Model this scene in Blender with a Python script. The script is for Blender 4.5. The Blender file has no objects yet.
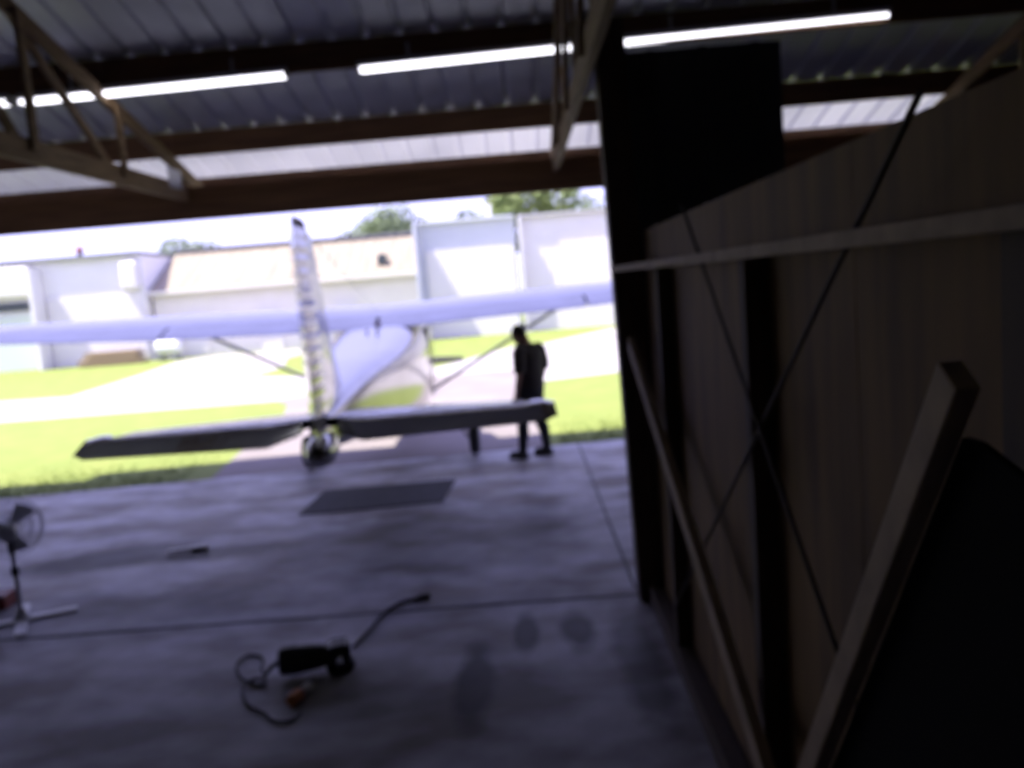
import bpy, bmesh, math, random
from mathutils import Vector, Matrix, noise
PI = math.pi
R = random.Random(7)
SC = bpy.context.scene
COL = SC.collection

# ------------------------------------------------------------------ camera, sky, sun, exposure
cam_d = bpy.data.cameras.new('camera')
cam = bpy.data.objects.new('camera', cam_d)
COL.objects.link(cam)
cam.location = (0, 0, 2.15)
cam.rotation_euler = (math.radians(83.327), math.radians(4.4865), math.radians(0.470))
cam_d.sensor_fit = 'HORIZONTAL'
cam_d.sensor_width = 36.0
cam_d.lens = 36.0 * 850.0 / 1024.0
cam_d.clip_start = 0.05
cam_d.clip_end = 400
cam_d.dof.use_dof = True            # the phone's lens was focused very close: everything is soft
cam_d.dof.focus_distance = 0.35
cam_d.dof.aperture_fstop = (cam_d.lens / 1000.0) / 0.0031
SC.camera = cam

world = bpy.data.worlds.new('sky')
SC.world = world
world.use_nodes = True
nt = world.node_tree
bg = nt.nodes['Background']
tc = nt.nodes.new('ShaderNodeTexCoord')
sp = nt.nodes.new('ShaderNodeSeparateXYZ')
rp = nt.nodes.new('ShaderNodeValToRGB')
rp.color_ramp.elements[0].position = 0.0
rp.color_ramp.elements[0].color = (0.59, 0.59, 1.0, 1)
rp.color_ramp.elements[1].position = 0.7
rp.color_ramp.elements[1].color = (0.45, 0.46, 1.0, 1)
e = rp.color_ramp.elements.new(0.2)
e.color = (0.53, 0.525, 1.0, 1)
nt.links.new(tc.outputs['Generated'], sp.inputs[0])
nt.links.new(sp.outputs['Z'], rp.inputs['Fac'])
nt.links.new(rp.outputs['Color'], bg.inputs['Color'])
bg.inputs['Strength'].default_value = 2.4

sun_d = bpy.data.lights.new('sun', 'SUN')
sun_d.energy = 12.0
sun_d.color = (1.0, 0.96, 0.88)
sun_d.angle = math.radians(0.6)
sun = bpy.data.objects.new('sun', sun_d)
COL.objects.link(sun)
sun.location = (-10, 4, 30)
sun.rotation_euler = Vector((0.48, 0.17, -1.0)).to_track_quat('-Z', 'Y').to_euler()

SC.view_settings.view_transform = 'Standard'
SC.view_settings.look = 'None'
SC.view_settings.gamma = 1
SC.view_settings.exposure = 0.0
SC.view_settings.use_curve_mapping = False
SC.cycles.max_bounces = 10
SC.cycles.diffuse_bounces = 6
SC.cycles.glossy_bounces = 5
SC.cycles.use_denoising = True

# ------------------------------------------------------------------ materials
def mat(name, color, rough=0.6, metal=0.0, noise_scale=None, noise_col=None, detail=4.0, stretch=None, bump=0.0, spec=0.5, lo=0.35, hi=0.65):
    m = bpy.data.materials.new(name)
    m.use_nodes = True
    n, l = m.node_tree.nodes, m.node_tree.links
    b = n['Principled BSDF']
    b.inputs['Base Color'].default_value = (*color, 1)
    b.inputs['Roughness'].default_value = rough
    b.inputs['Metallic'].default_value = metal
    b.inputs['Specular IOR Level'].default_value = spec
    if noise_scale:
        t = n.new('ShaderNodeTexCoord')
        mp = n.new('ShaderNodeMapping')
        mp.inputs['Scale'].default_value = stretch or (1, 1, 1)
        nz = n.new('ShaderNodeTexNoise')
        nz.inputs['Scale'].default_value = noise_scale
        nz.inputs['Detail'].default_value = detail
        cr = n.new('ShaderNodeValToRGB')
        cr.color_ramp.elements[0].position = lo
        cr.color_ramp.elements[1].position = hi
        cr.color_ramp.elements[0].color = (*(noise_col or [c * 0.7 for c in color]), 1)
        cr.color_ramp.elements[1].color = (*color, 1)
        l.new(t.outputs['Object'], mp.inputs['Vector'])
        l.new(mp.outputs['Vector'], nz.inputs['Vector'])
        l.new(nz.outputs['Fac'], cr.inputs['Fac'])
        l.new(cr.outputs['Color'], b.inputs['Base Color'])
        if bump:
            bp = n.new('ShaderNodeBump')
            bp.inputs['Strength'].default_value = bump
            bp.inputs['Distance'].default_value = 0.01
            l.new(nz.outputs['Fac'], bp.inputs['Height'])
            l.new(bp.outputs['Normal'], b.inputs['Normal'])
    return m

def emit(name, color, strength):
    m = bpy.data.materials.new(name)
    m.use_nodes = True
    b = m.node_tree.nodes['Principled BSDF']
    b.inputs['Base Color'].default_value = (0.9, 0.9, 0.9, 1)
    b.inputs['Emission Color'].default_value = (*color, 1)
    b.inputs['Emission Strength'].default_value = strength
    return m

M = {}
M['timber'] = mat('brown_timber', (0.20, 0.10, 0.045), 0.75, noise_scale=3, noise_col=(0.13, 0.06, 0.028), stretch=(0.6, 6, 8))
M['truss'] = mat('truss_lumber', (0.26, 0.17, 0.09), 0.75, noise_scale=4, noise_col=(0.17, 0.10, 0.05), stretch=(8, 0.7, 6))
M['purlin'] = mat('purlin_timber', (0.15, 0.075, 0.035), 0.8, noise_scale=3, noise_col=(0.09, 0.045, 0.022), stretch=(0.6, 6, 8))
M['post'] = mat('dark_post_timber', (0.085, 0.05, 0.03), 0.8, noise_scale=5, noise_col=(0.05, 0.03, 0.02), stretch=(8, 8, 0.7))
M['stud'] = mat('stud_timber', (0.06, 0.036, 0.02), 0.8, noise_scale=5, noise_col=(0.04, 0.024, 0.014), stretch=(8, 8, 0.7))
M['board'] = mat('pale_board', (0.33, 0.24, 0.15), 0.75, noise_scale=5, noise_col=(0.22, 0.16, 0.10), stretch=(8, 2, 2))
M['ply'] = mat('plywood', (0.16, 0.088, 0.018), 0.8, noise_scale=2.2, noise_col=(0.085, 0.045, 0.010), stretch=(3, 5, 0.55), detail=7)
M['galv'] = mat('galvanised_sheet', (0.64, 0.65, 0.70), 0.55, 0.3, noise_scale=3, noise_col=(0.55, 0.56, 0.61))
M['cladding'] = mat('wall_cladding', (0.16, 0.16, 0.17), 0.6, 0.3, noise_scale=2)
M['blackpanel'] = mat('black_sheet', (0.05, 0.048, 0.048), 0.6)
M['alu'] = mat('polished_aluminium', (0.31, 0.305, 0.305), 0.14, 1.0, noise_scale=2.5, noise_col=(0.27, 0.265, 0.26))
M['alu2'] = mat('brushed_aluminium', (0.33, 0.33, 0.33), 0.3, 1.0)
M['steel'] = mat('dull_steel', (0.35, 0.36, 0.38), 0.4, 0.9)
M['rod'] = mat('rusty_rod', (0.045, 0.03, 0.022), 0.7, 0.3)
M['glass'] = mat('tinted_glass', (0.05, 0.06, 0.07), 0.06, 0.0, spec=0.8)
M['rubber'] = mat('black_rubber', (0.018, 0.018, 0.02), 0.75)
M['cord'] = mat('grey_black_cord', (0.045, 0.045, 0.05), 0.7)
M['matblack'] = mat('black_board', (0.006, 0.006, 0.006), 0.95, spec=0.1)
M['blackplastic'] = mat('black_plastic', (0.012, 0.012, 0.014), 0.5)
M['propblack'] = mat('matt_black_paint', (0.015, 0.014, 0.014), 0.6)
M['beacon'] = mat('red_lens', (0.12, 0.012, 0.02), 0.25)
M['mat'] = mat('dark_rubber_mat', (0.075, 0.075, 0.085), 0.9, noise_scale=14, noise_col=(0.05, 0.05, 0.055))
M['fanpaint'] = mat('grey_enamel', (0.50, 0.51, 0.55), 0.45, 0.1)
M['fanbase'] = mat('pale_grey_enamel', (0.66, 0.66, 0.70), 0.45)
M['fanblade'] = mat('dark_blade', (0.55, 0.56, 0.60), 0.5)
M['red'] = mat('worn_red_paint', (0.22, 0.035, 0.025), 0.55, noise_scale=8, noise_col=(0.13, 0.02, 0.016))
M['orange'] = mat('orange_plastic', (0.50, 0.16, 0.035), 0.5)
M['white'] = mat('white_plastic', (0.75, 0.75, 0.75), 0.5)
M['brush'] = mat('brown_bristle', (0.10, 0.055, 0.035), 0.85, noise_scale=40, noise_col=(0.05, 0.03, 0.02))
M['skin'] = mat('skin', (0.36, 0.20, 0.14), 0.55)
M['hair'] = mat('short_dark_hair', (0.05, 0.042, 0.036), 0.7, noise_scale=40, noise_col=(0.025, 0.02, 0.018))
M['shirt'] = mat('dark_shirt', (0.040, 0.030, 0.024), 0.85, noise_scale=9, noise_col=(0.028, 0.021, 0.017))
M['trousers'] = mat('navy_trousers', (0.022, 0.024, 0.032), 0.85, noise_scale=9, noise_col=(0.016, 0.017, 0.023))
M['shoe'] = mat('black_shoe', (0.02, 0.018, 0.016), 0.6)
M['eye'] = mat('eye', (0.03, 0.025, 0.02), 0.2)
M['tube'] = emit('fluorescent_tube', (0.93, 0.92, 1.0), 3.2)
M['fixture'] = mat('fixture_enamel', (0.45, 0.45, 0.48), 0.45)
M['grassblade'] = mat('grass_blade', (0.11, 0.16, 0.02), 0.8, noise_scale=2, noise_col=(0.07, 0.12, 0.015))
M['lawn'] = mat('lawn_turf', (0.20, 0.235, 0.045), 0.95, noise_scale=1.6, noise_col=(0.165, 0.21, 0.035), detail=8)
M['apron'] = mat('apron_concrete', (0.25, 0.215, 0.205), 0.9, noise_scale=0.8, noise_col=(0.20, 0.17, 0.16), detail=6)
M['path'] = mat('taxiway_concrete', (0.38, 0.345, 0.33), 0.9, noise_scale=0.5, noise_col=(0.34, 0.31, 0.295))
M['wallwhite'] = mat('white_metal_siding', (0.70, 0.67, 0.66), 0.6, noise_scale=0.6, noise_col=(0.66, 0.63, 0.62))
M['wallblue'] = mat('pale_blue_siding', (0.58, 0.59, 0.64), 0.55, noise_scale=0.6, noise_col=(0.53, 0.54, 0.60))
M['wallgrey'] = mat('light_grey_siding', (0.74, 0.72, 0.72), 0.6, noise_scale=0.6, noise_col=(0.69, 0.67, 0.67))
M['wallcream'] = mat('cream_block_wall', (0.74, 0.70, 0.66), 0.75, noise_scale=0.8, noise_col=(0.69, 0.65, 0.61))
M['wallgreen'] = mat('pale_green_siding', (0.55, 0.60, 0.55), 0.7)
M['tanroof'] = mat('tan_weathered_roof', (0.30, 0.25, 0.19), 0.8, noise_scale=0.9, noise_col=(0.24, 0.20, 0.15), stretch=(5, 0.5, 0.5), detail=6)
M['greyroof'] = mat('grey_roof_cap', (0.20, 0.20, 0.22), 0.7)
M['darkwin'] = mat('dark_window', (0.04, 0.05, 0.05), 0.2)
M['bark'] = mat('bark', (0.10, 0.07, 0.05), 0.9)
M['leafA'] = mat('leaf_green', (0.21, 0.25, 0.08), 0.8, noise_scale=0.5, noise_col=(0.13, 0.18, 0.05))
M['leafB'] = mat('leaf_dull_green', (0.19, 0.23, 0.12), 0.8, noise_scale=0.5, noise_col=(0.13, 0.17, 0.08))

def floor_material():
    m = bpy.data.materials.new('worn_concrete_floor')
    m.use_nodes = True
    n, l = m.node_tree.nodes, m.node_tree.links
    b = n['Principled BSDF']
    t = n.new('ShaderNodeTexCoord')
    def nz(scale, detail=5, stretch=(1, 1, 1)):
        mp = n.new('ShaderNodeMapping'); mp.inputs['Scale'].default_value = stretch
        x = n.new('ShaderNodeTexNoise'); x.inputs['Scale'].default_value = scale; x.inputs['Detail'].default_value = detail
        l.new(t.outputs['Object'], mp.inputs['Vector']); l.new(mp.outputs['Vector'], x.inputs['Vector'])
        return x.outputs['Fac']
    def ramp(src, p0, c0, p1, c1):
        r = n.new('ShaderNodeValToRGB')
        r.color_ramp.elements[0].position = p0; r.color_ramp.elements[0].color = (*c0, 1)
        r.color_ramp.elements[1].position = p1; r.color_ramp.elements[1].color = (*c1, 1)
        l.new(src, r.inputs['Fac']); return r.outputs['Color']
    def mul(a, c, fac=1.0):
        x = n.new('ShaderNodeMix'); x.data_type = 'RGBA'; x.blend_type = 'MULTIPLY'
        x.inputs['Factor'].default_value = fac
        l.new(a, x.inputs[6]); l.new(c, x.inputs[7]); return x.outputs[2]
    base = ramp(nz(1.1, 7, (1, 1.8, 1)), 0.38, (0.27, 0.245, 0.235), 0.60, (0.62, 0.615, 0.68))
    base = mul(base, ramp(nz(4.5, 6), 0.3, (0.78, 0.77, 0.77), 0.6, (1, 1, 1)))
    # oil and water stains, each with a place and shape of its own
    wob = nz(2.6, 4)
    def stain(cx, cy, rx, ry, dark, rot=0.0):
        nonlocal base
        mp = n.new('ShaderNodeMapping'); mp.vector_type = 'TEXTURE'
        mp.inputs['Location'].default_value = (cx, cy, 0)
        mp.inputs['Rotation'].default_value = (0, 0, rot)
        mp.inputs['Scale'].default_value = (rx, ry, 50)
        l.new(t.outputs['Object'], mp.inputs['Vector'])
        ln = n.new('ShaderNodeVectorMath'); ln.operation = 'LENGTH'
        l.new(mp.outputs['Vector'], ln.inputs[0])
        ad = n.new('ShaderNodeMath'); ad.operation = 'ADD'
        l.new(ln.outputs['Value'], ad.inputs[0]); l.new(wob, ad.inputs[1])
        base = mul(base, ramp_s(ad.outputs[0], dark))
    def ramp_s(src, dark):
        mr = n.new('ShaderNodeMapRange')
        mr.inputs['From Min'].default_value = 1.1; mr.inputs['From Max'].default_value = 1.55
        l.new(src, mr.inputs['Value'])
        return ramp(mr.outputs['Result'], 0.0, (dark, dark, dark), 1.0, (1, 1, 1))
    stain(-0.42, 4.45, 0.13, 0.62, 0.18)
    stain(-0.12, 5.05, 0.10, 0.36, 0.22)
    stain(0.20, 5.08, 0.13, 0.36, 0.18)
    stain(-3.9, 7.35, 0.95, 0.36, 0.22, 0.35)
    stain(-2.9, 7.30, 0.9, 0.22, 0.35, 0.1)
    stain(-0.9, 7.3, 1.7, 1.3, 0.5)
    stain(-3.6, 5.9, 2.0, 0.6, 0.55)
    stain(-1.0, 4.0, 2.4, 0.9, 0.75)
    stain(-2.4, 6.0, 1.2, 0.35, 0.75)
    stain(-1.0, 4.3, 0.5, 0.25, 0.7)
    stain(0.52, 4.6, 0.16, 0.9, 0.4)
    b.inputs['Specular IOR Level'].default_value = 0.08
    l.new(base, b.inputs['Base Color'])
    rr = n.new('ShaderNodeMapRange')
    rr.inputs['To Min'].default_value = 0.38; rr.inputs['To Max'].default_value = 0.62
    l.new(nz(1.3, 4), rr.inputs['Value'])
    l.new(rr.outputs['Result'], b.inputs['Roughness'])
    return m
M['floor'] = floor_material()
def eave_glow_material():
    # roof sheet at the eave, made translucent to add brightness there
    m = bpy.data.materials.new('fibreglass_sheet'); m.use_nodes = True
    n, l = m.node_tree.nodes, m.node_tree.links
    b = n['Principled BSDF']; b.inputs['Base Color'].default_value = (0.72, 0.72, 0.74, 1); b.inputs['Roughness'].default_value = 0.5
    tr = n.new('ShaderNodeBsdfTranslucent'); mx = n.new('ShaderNodeMixShader')
    t = n.new('ShaderNodeTexCoord'); z = n.new('ShaderNodeTexNoise'); z.inputs['Scale'].default_value = 0.35; z.inputs['Detail'].default_value = 3
    cr = n.new('ShaderNodeValToRGB')
    cr.color_ramp.elements[0].position = 0.35; cr.color_ramp.elements[0].color = (0.40, 0.40, 0.42, 1)
    cr.color_ramp.elements[1].position = 0.65; cr.color_ramp.elements[1].color = (0.66, 0.65, 0.65, 1)
    l.new(t.outputs['Object'], z.inputs['Vector']); l.new(z.outputs['Fac'], cr.inputs['Fac']); l.new(cr.outputs['Color'], tr.inputs['Color'])
    mx.inputs['Fac'].default_value = 0.58
    l.new(b.outputs['BSDF'], mx.inputs[1]); l.new(tr.outputs['BSDF'], mx.inputs[2])
    l.new(mx.outputs['Shader'], n['Material Output'].inputs['Surface'])
    return m
M['skylight'] = eave_glow_material()

# ------------------------------------------------------------------ mesh helpers
class MB:
    def __init__(s): s.v, s.f = [], []
    def add(s, vs, fs):
        o = len(s.v); s.v += [Vector(p) for p in vs]; s.f += [[i + o for i in q] for q in fs]; return s
    def box(s, c, d, rot=None):
        c = Vector(c); hx, hy, hz = d[0] / 2, d[1] / 2, d[2] / 2
        vs = [Vector((x, y, z)) for x in (-hx, hx) for y in (-hy, hy) for z in (-hz, hz)]
        if rot is not None: vs = [rot @ q for q in vs]
        return s.add([c + q for q in vs], [(0, 1, 3, 2), (4, 6, 7, 5), (0, 4, 5, 1), (2, 3, 7, 6), (0, 2, 6, 4), (1, 5, 7, 3)])
    def beam(s, p, q, w, h, side=Vector((1, 0, 0))):
        p, q = Vector(p), Vector(q); d = (q - p).normalized()
        u = (side - d * side.dot(d)).normalized(); n = d.cross(u)
        vs = []
        for a in (p, q):
            for i, j in ((-1, -1), (1, -1), (1, 1), (-1, 1)): vs.append(a + u * (w / 2 * i) + n * (h / 2 * j))
        return s.add(vs, [(3, 2, 1, 0), (4, 5, 6, 7), (0, 1, 5, 4), (1, 2, 6, 5), (2, 3, 7, 6), (3, 0, 4, 7)])
    def loft(s, rings, caps=True, closed=True):
        n = len(rings[0]); o = len(s.v)
        for r in rings: s.v += [Vector(p) for p in r]
        m = n if closed else n - 1
        for k in range(len(rings) - 1):
            for i in range(m):
                j = (i + 1) % n
                s.f.append([o + k * n + i, o + k * n + j, o + (k + 1) * n + j, o + (k + 1) * n + i])
        if caps:
            s.f.append([o + i for i in range(n)][::-1]); s.f.append([o + (len(rings) - 1) * n + i for i in range(n)])
        return s
    def tube(s, pts, rad, n=10, caps=True, flat=1.0):
        pts = [Vector(p) for p in pts]; rad = rad if isinstance(rad, (list, tuple)) else [rad] * len(pts)
        rings = []; u = None
        for i, p in enumerate(pts):
            d = (pts[min(i + 1, len(pts) - 1)] - pts[max(i - 1, 0)]).normalized()
            if u is None:
                u = d.cross(Vector((0, 0, 1)) if abs(d.z) < 0.9 else Vector((1, 0, 0))).normalized()
            u = (u - d * u.dot(d)).normalized(); w = d.cross(u)
            rings.append([p + u * (rad[i] * math.cos(2 * PI * k / n)) + w * (rad[i] * flat * math.sin(2 * PI * k / n)) for k in range(n)])
        return s.loft(rings, caps)
    def ball(s, c, r, n=14, m=9, rot=None):
        c = Vector(c); r = r if isinstance(r, (tuple, list)) else (r, r, r)
        rings = []
        for j in range(1, m):
            a = PI * j / m
            ring = [Vector((r[0] * math.sin(a) * math.cos(2 * PI * i / n), r[1] * math.sin(a) * math.sin(2 * PI * i / n), -r[2] * math.cos(a))) for i in range(n)]
            rings.append([c + (rot @ q if rot is not None else q) for q in ring])
        return s.loft(rings)
    def ring(s, c, axis, R0, r, n=28, m=8):
        axis = Vector(axis).normalized(); u = axis.orthogonal().normalized(); w = axis.cross(u); c = Vector(c); o = len(s.v)
        for i in range(n):
            a = 2 * PI * i / n; d = u * math.cos(a) + w * math.sin(a)
            for j in range(m):
                b = 2 * PI * j / m; s.v.append(c + d * (R0 + r * math.cos(b)) + axis * (r * math.sin(b)))
        for i in range(n):
            for j in range(m):
                s.f.append([o + i * m + j, o + ((i + 1) % n) * m + j, o + ((i + 1) % n) * m + (j + 1) % m, o + i * m + (j + 1) % m])
        return s
    def lathe(s, c, axis, prof, n=24):
        axis = Vector(axis).normalized(); u = axis.orthogonal().normalized(); w = axis.cross(u); c = Vector(c)
        return s.loft([[c + axis * h + (u * math.cos(2 * PI * i / n) + w * math.sin(2 * PI * i / n)) * max(r, 1e-4) for i in range(n)] for r, h in prof])
    def prism(s, poly, z0, z1):
        return s.loft([[(x, y, z0) for x, y in poly], [(x, y, z1) for x, y in poly]])
    def build(s, name, m, parent=None, smooth=False, bevel=0.0, weld=False, sub=0):
        me = bpy.data.meshes.new(name); me.from_pydata([tuple(p) for p in s.v], [], s.f); me.update()
        bm = bmesh.new(); bm.from_mesh(me)
        if weld: bmesh.ops.remove_doubles(bm, verts=bm.verts, dist=1e-5)
        bmesh.ops.recalc_face_normals(bm, faces=bm.faces); bm.to_mesh(me); bm.free()
        me.materials.append(m)
        if smooth:
            for p in me.polygons: p.use_smooth = True
            try: me.set_sharp_from_angle(angle=math.radians(50))
            except Exception: pass
        o = bpy.data.objects.new(name, me); COL.objects.link(o)
        if parent: o.parent = parent
        if bevel:
            b = o.modifiers.new('bevel', 'BEVEL'); b.width = bevel; b.segments = 2; b.limit_method = 'ANGLE'
        if sub:
            b = o.modifiers.new('sub', 'SUBSURF'); b.levels = sub; b.render_levels = sub
        return o

def tag(o, label=None, cat=None, group=None, kind=None):
    if label: o['label'] = label
    if cat: o['category'] = cat
    if group: o['group'] = group
    if kind: o['kind'] = kind
    return o
def empty(name, loc, rz=0.0):
    o = bpy.data.objects.new(name, None); COL.objects.link(o); o.empty_display_size = 0.1
    o.location = loc; o.rotation_euler = (0, 0, rz); return o
def copy_tree(o, parent=None):
    c = o.copy(); COL.objects.link(c); c.parent = parent
    for ch in o.children: copy_tree(ch, c)
    return c
def struct(o, label, cat=None):
    return tag(o, label, cat or o.name.split('.')[0].split('_')[0], None, 'structure')

# ------------------------------------------------------------------ setting: ground outside
EDGE = [(-10.5, 9.98), (-6.7, 10.3), (-4.2, 10.56), (-2.7, 10.78), (1.2, 11.16), (8.6, 11.85)]   # front edge of the slab
lawn = MB().add([(-90, -20, -0.06), (90, -20, -0.06), (90, 120, -0.06), (-90, 120, -0.06)], [(0, 1, 2, 3)]).build('lawn', M['lawn'])
struct(lawn, 'wide yellow green lawn between the hangar and the far buildings', 'lawn')
apron_poly = [(-4.15, 10.5), (-4.4, 12.5), (-4.5, 14.0), (-4.75, 16.2), (-5.2, 18.2), (-5.7, 19.1), (-4, 22), (0.3, 22), (0.42, 19.0), (0.25, 16), (0.2, 13.5), (0.2, 10.9)]
ap = MB().prism(apron_poly, -0.2, -0.045).build('apron', M['apron'])
struct(ap, 'grey concrete apron leading out from the hangar floor', 'apron')
path_poly = [(-60, 21.5), (-12.06, 19.1), (-5.45, 19.08), (0.49, 19.06), (2.07, 19.64), (8, 24), (20, 36), (26, 42), (9, 42), (4.1, 37.2), (0.78, 30.7), (-0.24, 30.8), (-2.56, 24.3), (-4.6, 23.6),
             (-8.6, 26.2), (-8.3, 29), (-9.5, 34), (-9, 39.4), (-14.5, 39.4), (-15.2, 37.2), (-13.9, 30), (-13.1, 24.1), (-15.2, 24.3), (-60, 27)]
bmp = MB(); bmp.prism(path_poly, -0.2, -0.05)
pt = bmp.build('taxiway', M['path'])
struct(pt, 'white sunlit concrete taxiway crossing the lawn', 'taxiway')

slab = MB().prism([(-10.5, -6.0)] + [(8.6, -6.0)] + EDGE[::-1], -0.25, 0.0).build('floor', M['floor'])
struct(slab, 'worn stained concrete hangar floor', 'floor')
# saw-cut joints in the slab, thin dark strips of filler
jm = mat('joint_filler', (0.14, 0.14, 0.145), 0.9)
struct(MB().box((-1, 5.58, 0.0015), (19, 0.035, 0.004)).build('trim_1', jm), 'dark control joint running across the floor', 'joint')
struct(MB().beam((0.62, 11.05, 0.0015), (0.64, 5.7, 0.0015), 0.022, 0.004).build('trim_2', jm), 'dark control joint running toward the opening', 'joint')

# grass growing at the slab edge and over the near lawn
g = MB()
def edge_y(x):
    for (a, b), (c, d) in zip(EDGE, EDGE[1:]):
        if a <= x <= c: return b + (d - b) * (x - a) / (c - a)
    return 11
for k in range(9000):
    x = R.uniform(-10, 6); yy = edge_y(x) + 0.01 + abs(R.gauss(0, 0.9))
    if -4.6 < x < 0.4: continue
    h = R.uniform(0.03, 0.085); a = R.uniform(0, 2 * PI); w = 0.006; lx, ly = R.gauss(0, 0.02), R.gauss(0, 0.02)
    dx, dy = math.cos(a) * w, math.sin(a) * w
    g.add([(x - dx, yy - dy, -0.06), (x + dx, yy + dy, -0.06), (x + lx, yy + ly, -0.06 + h)], [(0, 1, 2)])
tag(g.build('grass', M['grassblade']), 'short green grass growing along the edge of the concrete floor', 'grass', None, 'stuff')

# ------------------------------------------------------------------ setting: hangar shell
SL = 0.268
Y_E, Z_E = 10.62, 3.75           # roof underside over the header
Y_R = 2.6                        # ridge
def zr(y): return Z_E + SL * (Y_E - y) if y >= Y_R else Z_E + SL * (Y_E - Y_R) - SL * (Y_R - y)
X0, X1 = -10.2, 8.2
TR = [-7.80, -3.63, 0.50, 4.70]
# ribbed roof sheets: raised ribs every 305 mm
def ribbed(x0, x1, ya, yb):
    prof = []; x = x0
    while x < x1:
        prof += [(x, 0), (x + 0.115, 0), (x + 0.135, 0.032), (x + 0.17, 0.032), (x + 0.19, 0), (x + 0.305, 0)]; x += 0.305
    m = MB()
    lo = [(px, ya, zr(ya) + pz) for px, pz in prof]; hi = [(px, yb, zr(yb) + pz) for px, pz in prof]
    lo2 = [(px, y, z + 0.004) for px, y, z in lo]; hi2 = [(px, y, z + 0.004) for px, y, z in hi]
    m.loft([lo, hi, hi2, lo2, lo], caps=False, closed=False)
    return m
ro = MB()
for ya, yb in ((Y_R, 9.90), (-5.9, Y_R)):
    q = ribbed(X0, X1, ya, yb); ro.add(q.v, q.f)
ceil = ro.build('ceiling', M['galv'])
struct(ceil, 'ribbed grey metal roof sheets overhead', 'ceiling')

eave_strip = ribbed(X0, X1, 9.86, 10.78)
for v in eave_strip.v: v.z -= 0.006
struct(eave_strip.build('ceiling_eave', M['skylight']), 'strip of ribbed roof sheet along the eave, made translucent to brighten it', 'ceiling')

def wall_sheet(p, q, z0, ztop, name, label):
    # a wall of ribbed cladding between two plan points
    p, q = Vector((*p, 0)), Vector((*q, 0)); d = (q - p); L = d.length; d.normalize(); nrm = Vector((-d.y, d.x, 0))
    m = MB(); n = max(2, int(L / 0.3)); lo, hi = [], []
    for i in range(n + 1):
        for t, o in ((0, 0), (0.35, 0), (0.45, 0.025), (0.6, 0.025), (0.7, 0)):
            s = min(L, (i + t) * L / n); w = p + d * s + nrm * o
            lo.append((w.x, w.y, z0)); hi.append((w.x, w.y, ztop(w.y)))
    lo2 = [(a + nrm.x * -0.02, b + nrm.y * -0.02, c) for a, b, c in lo]; hi2 = [(a + nrm.x * -0.02, b + nrm.y * -0.02, c) for a, b, c in hi]
    m.loft([lo, hi, hi2, lo2, lo], caps=False, closed=False)
    o = m.build(name, M['cladding']); return struct(o, label, 'wall')
wall_sheet((X0 + 0.05, -5.85), (X1 - 0.05, -5.85), 0, lambda y: zr(-5.85), 'wall_back', 'ribbed metal back wall of the hangar')
wall_sheet((X0 + 0.02, 9.7), (X0 + 0.02, -5.85), 0, lambda y: zr(y), 'wall_left', 'ribbed metal left wall of the hangar')
wall_sheet((X1 - 0.02, -5.85), (X1 - 0.02, 9.7), 0, lambda y: zr(y), 'wall_far', 'ribbed metal wall at the far side of the hangar')

# header under the trusses, the roof runs on past it to the eave plate
YH = 9.70
hd = MB().box((-1, YH, 3.26), (18.3, 0.10, 0.22)).box((-1, YH + 0.03, 3.445), (18.3, 0.06, 0.15)).build('header_beam', M['timber'], bevel=0.006)
struct(hd, 'long brown timber beam across the top of the hangar opening', 'beam')
struct(MB().box((-1, 10.62, zr(10.62) - 0.085), (18.3, 0.05, 0.14)).build('trim_4', M['purlin']), 'dark eave purlin above the header beam', 'purlin')
for k, (xx, zz) in enumerate(((X0 + 0.2, 3.15), (X1 - 0.2, 3.15))):
    struct(MB().box((xx, YH, zz / 2), (0.18, 0.14, zz)).build('pillar', M['post'], bevel=0.006), 'timber pillar carrying the %s end of the header beam' % ('left', 'right')[k], 'pillar')
wall_sheet((X1 - 0.06, YH + 0.09), (1.62, YH + 0.09), 0, lambda y: 3.02, 'wall_front', 'closed ribbed metal doors behind the plywood wall')

# purlins, one piece between each pair of trusses
ends = [X0 + 0.05] + TR + [X1 - 0.1]
for row, yy in enumerate((9.43, 7.96, 6.35, 4.8, 3.3)):
    dep = 0.25
    for a, b in zip(ends, ends[1:]):
        m = MB().box(((a + b) / 2, yy, zr(yy) - dep / 2 - 0.012), (b - a - 0.004, 0.05, dep))
        struct(m.build('purlin_beam', M['timber' if row == 0 else 'purlin'], bevel=0.004), 'timber purlin under the roof sheets', 'purlin')

# trusses
def truss(x, lab):
    t = empty('roof_truss', (x, 9.6, 3.4))
    L = lambda p: Vector((p[0], p[1] - 9.6, p[2] - 3.4))
    tag(t, lab, 'truss', 'roof trusses')
    up = Vector((1, 0, 0))
    zb = 3.44
    MB().beam(L((0, 9.64, zb)), L((0, -4.3, zb)), 0.055, 0.18, up).build('bottom_chord', M['truss'], t, bevel=0.004)
    top = lambda y: zr(y) - 0.345
    for ye in (10.45, -5.2):
        MB().beam(L((0, ye, top(ye))), L((0, Y_R, top(Y_R))), 0.045, 0.14, up).build('top_chord', M['truss'], t, bevel=0.004)
    ys = [8.08, 6.6, 5.1, 3.7, 2.6]
    for i, yy in enumerate(ys):
        MB().beam(L((0.045, yy, zb)), L((0.045, yy, top(yy))), 0.035, 0.09, up).build('web', M['truss'], t, bevel=0.003)
        if i: MB().beam(L((-0.045, ys[i - 1], zb)), L((-0.045, yy + .05, top(yy))), 0.035, 0.09, up).build('web', M['truss'], t, bevel=0.003)
    MB().box(L((0.03, 9.3, 3.56)), (0.006, 0.34, 0.2)).build('gusset_plate', M['steel'], t)
    return t
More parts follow.
